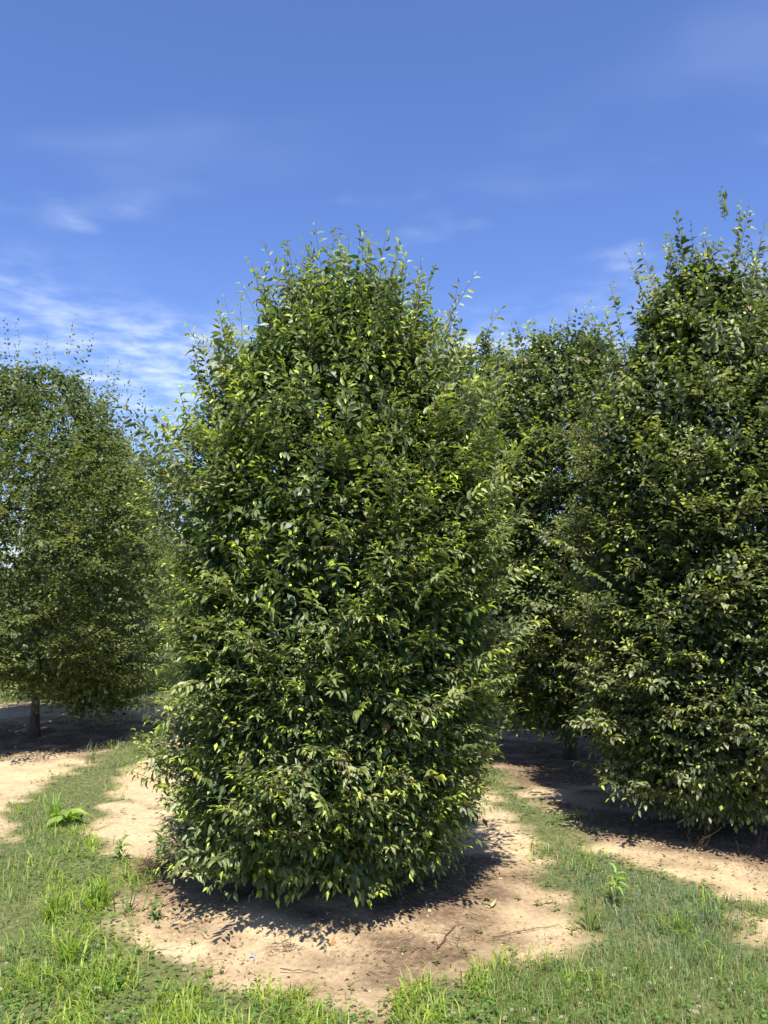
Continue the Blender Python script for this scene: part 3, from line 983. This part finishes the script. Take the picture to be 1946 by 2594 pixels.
# dead leaves, chips and clods on the soil
xy = scatter(60000, r, -7, 6, 3.7, 17)
ga = grass_amount(xy)
td = np.min(np.hypot(xy[:, None, 0] - TREES_XY[None, :, 0], xy[:, None, 1] - TREES_XY[None, :, 1]), 1)
pr = (ga < .03) * (.02 + .55 * np.exp(-(td / 1.25) ** 4)) * np.clip(.6 + .6 * _p2(xy * 1.7), .05, 1)
xy = xy[r.uniform(0, 1, len(xy)) < pr][:15000]
n = len(xy)
P = np.column_stack([xy, ground_z(xy) + .003])
a = r.uniform(0, 6.283, n)
A = np.stack([np.cos(a), np.sin(a), r.uniform(-.05, .25, n)], 1)
Nn = r.normal(0, .35, (n, 3)); Nn[:, 2] = 1
sz = r.uniform(.010, .036, n) * np.clip(xy[:, 1] / 6, 1, 1.6)
c = lerp((.13, .08, .045), (.36, .25, .14), r.uniform(0, 1, n) ** 1.4)
lit_a = leaf_arrays(T4, P, A, Nn, sz, sz * r.uniform(.2, .6, n), c, r.uniform(.3, 2.2, n))
xy = scatter(90000, r, -7, 6, 3.7, 14)
ga = grass_amount(xy)
td = np.min(np.hypot(xy[:, None, 0] - TREES_XY[None, :, 0], xy[:, None, 1] - TREES_XY[None, :, 1]), 1)
pr = (ga < .05) * (.02 + .6 * np.exp(-(td / 1.45) ** 4) + .25 * np.exp(-np.abs(ga) / .08)) * np.clip(.5 + .7 * _p2(xy * 1.9 + 2), .04, 1)
xy = xy[r.uniform(0, 1, len(xy)) < pr][:24000]
n = len(xy)
P = np.column_stack([xy, ground_z(xy) + .004])
a = r.uniform(0, 6.283, n)
A = np.stack([np.cos(a), np.sin(a), r.uniform(-.05, .3, n)], 1)
Nn = r.normal(0, .35, (n, 3)); Nn[:, 2] = 1
sz = r.uniform(.02, .075, n)
c = lerp((.16, .11, .065), (.42, .32, .19), r.uniform(0, 1, n))
lit_b = leaf_arrays(T2, P, A, Nn, sz, np.full(n, .0032) * np.clip(xy[:, 1] / 5, 1, 2), c, r.uniform(-.5, 1.2, n))
V, F, C = join([lit_a, lit_b])
tag(link('leaf_litter', tri_mesh('leaf_litter', V, F, C), M_DRY), 'brown fallen leaves and bark chips strewn over the soil under the trees', 'leaf litter', kind='stuff')

xy = scatter(30000, r, -6, 6, 3.7, 12)
ga = grass_amount(xy)
xy = xy[(ga < -.02) & (r.uniform(0, 1, len(xy)) < .3 * np.clip(.5 + _p3(xy), 0.1, 1))]
n = len(xy)
oct_v = np.array([(1, 0, 0), (0, 1, 0), (-1, 0, 0), (0, -1, 0), (0, 0, .8), (.5, .6, .5)])
oct_f = np.array([(0, 1, 5), (0, 5, 4), (5, 1, 4), (1, 2, 4), (2, 3, 4), (3, 0, 4)])
sz = r.uniform(.003, .011, n)
jit = 1 + r.normal(0, .25, (n, 6, 3))
V = np.column_stack([xy, ground_z(xy) - .001])[:, None] + oct_v[None] * jit * sz[:, None, None]
F = (oct_f[None] + (np.arange(n) * 6)[:, None, None]).reshape(-1, 3)
C = np.repeat(lerp((.28, .19, .12), (.52, .40, .27), r.uniform(0, 1, n)), 6, axis=0)
tag(link('soil_clods', tri_mesh('soil_clods', V.reshape(-1, 3), F, C), M_DRY), 'small crumbs and pebbles of sandy soil on the bare ground', 'soil', kind='stuff')


# ------------------------------------------------------------------ single plants and small things
def gz1(x, y):
    return float(ground_z(np.array([[x, y]]))[0])


def rosette(name, x, y, n, size, ratio, colour, label, cat, tilt=(.3, .9), rise=.0, group=None, seed=0, stem=0.0):
    """a plant: each leaf is a part, on a short stem"""
    rr = np.random.default_rng(seed)
    root = empty(name, (x, y, gz1(x, y)), label, cat, group)
    if stem:
        V, F = tube([(0, 0, -.02), (.006, .004, stem * .5), (0, 0, stem)], [.004, .0035, .002], 6)
        link('stem', tri_mesh('stem', V, F, smooth=True), M_STEM, root)
    lib = []
    for i in range(3):
        V, F, C = leaf_arrays(T8, np.zeros((1, 3)), np.array([[1., 0, 0]]), np.array([[0, 0, 1.]]), np.ones(1), np.ones(1),
                              np.array([colour]) * (.8 + .2 * i), np.array([.9 + .5 * i]))
        me = tri_mesh('leaf', V, F, C); me.materials.append(M_GRASS)
        lib.append((me, np.array(colour) * (.8 + .2 * i)))
    for i in range(n):
        a = i * 2.4 + rr.normal(0, .3)
        e = rr.uniform(*tilt)
        A = np.array([math.cos(a) * math.cos(e), math.sin(a) * math.cos(e), math.sin(e)])
        N = np.array([-math.cos(a) * math.sin(e), -math.sin(a) * math.sin(e), math.cos(e)]) + rr.normal(0, .15, 3)
        s = size * rr.uniform(.65, 1.15)
        z = max(stem * (.45 + .55 * (i + 1) / n), .006 + rise * i)
        P = np.array([.004 * math.cos(a), .004 * math.sin(a), z])
        o = place_leaf(root, [lib[i % 3]], P, A, N, s, s * ratio * rr.uniform(.85, 1.1), lib[i % 3][1])
    return root


M_STEM = plain_material('green_stem', (.13, .17, .05), .6, 40, .25, .2, .002)

rosette('broadleaf_weed', -2.54, 6.8, 11, .17, .62, (.23, .31, .07), 'big-leaved pale yellow-green weed lying in the left grass strip', 'weed', (.05, .75), .006, seed=41)
rosette('upright_weed', 1.39, 5.11, 15, .082, .26, (.21, .31, .06), 'upright bright green weed with narrow leaves on a tall stem, in the right grass', 'weed', (.1, .8), 0, seed=42, stem=.19)
rosette('leafy_weed', -1.33, 4.98, 12, .06, .55, (.10, .16, .045), 'small dark green weed on bare soil left of the middle tree', 'weed', (.1, .9), .006, seed=43)
rosette('leafy_weed', -1.62, 6.15, 14, .07, .55, (.17, .24, .05), 'light green leafy weed by the left skirt of the middle tree', 'weed', (.2, 1.0), .012, seed=44)
rosette('leafy_weed', -1.85, 6.0, 12, .075, .5, (.14, .21, .05), 'mid-green weed at the grass edge, left of the dead brush', 'weed', (.3, 1.1), .010, seed=45)
rosette('low_seedling', .62, 4.02, 9, .045, .5, (.12, .19, .045), 'low seedling at the front edge of the bare soil, right of centre', 'weed', (.1, .8), .004, seed=46)


def tuft(x, y, n, h, colour, label, seed, width=.009, name='grass_tuft', group='single grass tufts', spread=.035):
    rr = np.random.default_rng(seed)
    pts = rr.normal(0, spread, (n, 2))
    c = np.array([colour]) * rr.uniform(.7, 1.2, (n, 1))
    zoff = gz1(x, y)
    V, F, C = blades(n, pts + np.array([x, y]), h * rr.uniform(.45, 1.1, n), np.full(n, width) * rr.uniform(.7, 1.2, n), rr.uniform(.15, 1.0, n), c, rr, .8)
    V = V - np.array([x, y, zoff])
    o = link(name, tri_mesh(name, V, F, C), M_GRASS, loc=(x, y, zoff))
    return tag(o, label, 'grass tuft', group)


LIME = (.23, .31, .05)
tuft(-1.72, 5.17, 60, .26, LIME, 'tallest lime-green grass tuft, left of the bare soil circle', 51, .012)
tuft(-1.95, 5.02, 46, .22, LIME, 'lime-green grass tuft just left of the tallest one', 52, .011)
tuft(-1.50, 5.05, 16, .22, (.12, .19, .045), 'dark upright grass tuft leaning over the soil right of the tallest one', 53, .010)
tuft(-1.62, 4.42, 40, .24, LIME, 'lime-green grass tuft amid clover in the lower left', 54, .011)
tuft(-1.38, 4.22, 30, .20, (.19, .27, .05), 'grass tuft lowest in the left foreground', 55, .010)
tuft(-2.72, 6.95, 26, .24, (.20, .29, .06), 'grass tuft sprouting behind the big-leaved pale weed', 56, .011)
tuft(-3.14, 9.04, 24, .30, (.13, .18, .075), 'thin grey-green grass tuft at the edge of the left tree shadow', 57, .007)
tuft(1.17, 4.80, 14, .24, (.15, .20, .05), 'sparse upright grass tuft at the right rim of the bare soil', 58, .008)
tuft(1.62, 4.72, 26, .20, (.18, .26, .06), 'bright star-shaped grass tuft in the right-hand turf', 59, .010)
tuft(1.25, 4.22, 22, .17, (.18, .26, .06), 'broad-bladed grass tuft lowest in the right foreground', 60, .011)
tuft(-5.9, 15.0, 900, .5, (.19, .25, .07), 'tall sunlit weeds seen under the left-edge tree, behind its trunk', 61, .014, 'tall_grass', spread=.6)
tuft(-4.1, 14.6, 260, .32, (.19, .25, .07), 'tall sunlit grass under the crowns right of the left trunk', 62, .012, 'tall_grass', spread=.35)


def brush(x, y, n, size, label, cat, seed, flat=.5, upright=0.0, name='dead_brush', rad=.0022):
    rr = np.random.default_rng(seed)
    V, F, o = [], [], 0
    for i in range(n):
        a = rr.uniform(0, 6.28); e = rr.uniform(.05, 1.2) if not upright else rr.uniform(upright, 1.5)
        p = np.array([*rr.normal(0, size * .28, 2), .0]) if not upright else np.array([*rr.normal(0, size * .1, 2), 0.])
        d = np.array([math.cos(a) * math.cos(e), math.sin(a) * math.cos(e), math.sin(e) * flat])
        ln = size * rr.uniform(.5, 1.1)
        s = np.linspace(0, 1, 5)
        path = p + s[:, None] * ln * d + np.cumsum(rr.normal(0, size * .06, (5, 3)), 0)
        path[:, 2] = np.abs(path[:, 2])
        v, f = tube(path, rad * (1.2 - s), 4)
        V.append(v); F.append(f + o); o += len(v)
    ob = link(name, tri_mesh(name, np.concatenate(V), np.concatenate(F)), M_TWIG, loc=(x, y, gz1(x, y)))
    return tag(ob, label, cat)


brush(-1.50, 5.72, 90, .26, 'tangle of dead brown brush at the left foot of the middle tree', 'dead brush', 71)
brush(2.28, 6.15, 9, .32, 'dry brown weed stalks on sunlit soil before the dusty right tree', 'dry stalks', 72, 1.0, .8, 'dry_stalks', .003)
brush(2.62, 6.0, 6, .26, 'thin dry stalks nearest the right edge under the dusty tree', 'dry stalks', 73, 1.0, .9, 'dry_stalks', .003)
brush(-.52, 4.62, 26, .14, 'matted dry roots in front of the middle tree, beside the blue scrap', 'dry roots', 74, .25, 0, 'dry_roots', .0016)
brush(.42, 4.62, 16, .22, 'flattened dead grass on the bare soil right of centre', 'dead grass', 75, .12, 0, 'dead_grass', .0014)


def stick(x, y, ln, ang, label, seed, rad=.004):
    rr = np.random.default_rng(seed)
    s = np.linspace(-.5, .5, 7)
    path = np.stack([s * ln * math.cos(ang), s * ln * math.sin(ang), .006 + .012 * rr.uniform(0, 1, 7)], 1)
    path[:, :2] += np.cumsum(rr.normal(0, ln * .02, (7, 2)), 0)
    V, F = tube(path, rad * np.linspace(1.1, .5, 7), 6)
    tag(link('fallen_twig', tri_mesh('fallen_twig', V, F, smooth=True), M_TWIG, loc=(x, y, gz1(x, y))), label, 'twig', 'twigs on the soil')


stick(.33, 4.70, .30, 1.2, 'pale crooked twig on the soil right of centre', 81, .004)
stick(-.42, 4.36, .22, -.2, 'short dark twig lying in the open sand', 82, .003)
stick(.80, 4.78, .42, .3, 'long thin twig near the right rim of the bare soil', 83, .003)
stick(-1.05, 4.9, .25, .7, 'bent twig on the soil below the dead brush', 84, .003)


def fallen(x, y, size, ang, colour, label, seed):
    rr = np.random.default_rng(seed)
    V, F, C = leaf_arrays(T8, np.zeros((1, 3)), np.array([[math.cos(ang), math.sin(ang), .12]]), np.array([[rr.normal(0, .2), rr.normal(0, .2), 1]]), np.array([size]),
                          np.array([size * .6]), np.array([colour]), np.array([-1.2]))
    tag(link('fallen_leaf', tri_mesh('fallen_leaf', V, F, C), M_DRY, loc=(x, y, gz1(x, y) + .006)), label, 'fallen leaf', 'single fallen leaves')


fallen(.60, 5.12, .09, .3, (.50, .42, .20), 'pale yellow fallen leaf on the soil right of the middle tree', 91)
fallen(-.30, 4.62, .07, 1.0, (.40, .20, .08), 'orange-brown fallen leaf at the shadow edge in front', 92)
fallen(.28, 5.0, .06, 2.2, (.46, .36, .2), 'tan fallen leaf at the right front edge of the tree shadow', 93)
fallen(-.95, 4.72, .06, 2.8, (.44, .33, .19), 'tan fallen leaf on the soil left of the blue scrap', 94)

# a scrap of blue tape
V = .65 * np.array([(-.022, -.008, .004), (.0, -.012, .014), (.024, -.004, .006), (-.02, .010, .010), (.003, .009, .020), (.022, .012, .008),
              (-.022, -.008, .002), (.0, -.012, .012), (.024, -.004, .004), (-.02, .010, .008), (.003, .009, .018), (.022, .012, .006)])
F = np.array([(0, 1, 4), (0, 4, 3), (1, 2, 5), (1, 5, 4), (6, 10, 7), (6, 9, 10), (7, 11, 8), (7, 10, 11)])
tag(link('plastic_scrap', tri_mesh('plastic_scrap', V, F), M_BLUE, loc=(-.70, 4.54, gz1(-.70, 4.54))), 'tiny scrap of blue plastic on the soil before the middle tree', 'litter')

# ------------------------------------------------------------------ far hedgerow closing the view
r = np.random.default_rng(99)
n = 16000
x = r.uniform(-120, 110, n)
top = 3.6 + 1.0 * np.sin(x * .21) + .7 * np.sin(x * .57 + 1) + .4 * np.sin(x * 1.3)
zf = np.sqrt(r.uniform(0, 1, n))
P = np.stack([x, 88 + 3.0 * r.normal(0, 1, n) * (1.1 - zf), zf * top + .1], 1)
A = unit(r.normal(0, 1, (n, 3))); Nn = unit(r.normal(0, .6, (n, 3)) + np.array([0, -.3, .8]))
sz = r.uniform(.35, .75, n)
c = lerp((.045, .075, .028), (.10, .135, .05), r.uniform(0, 1, n))
V, F, C = leaf_arrays(T2, P, A, Nn, sz, sz * .7, c, np.ones(n))
tag(link('distant_hedgerow', tri_mesh('distant_hedgerow', V, F, C), M_LEAF_SMALL), 'low hazy line of trees far behind the nursery rows', 'hedgerow', kind='stuff')
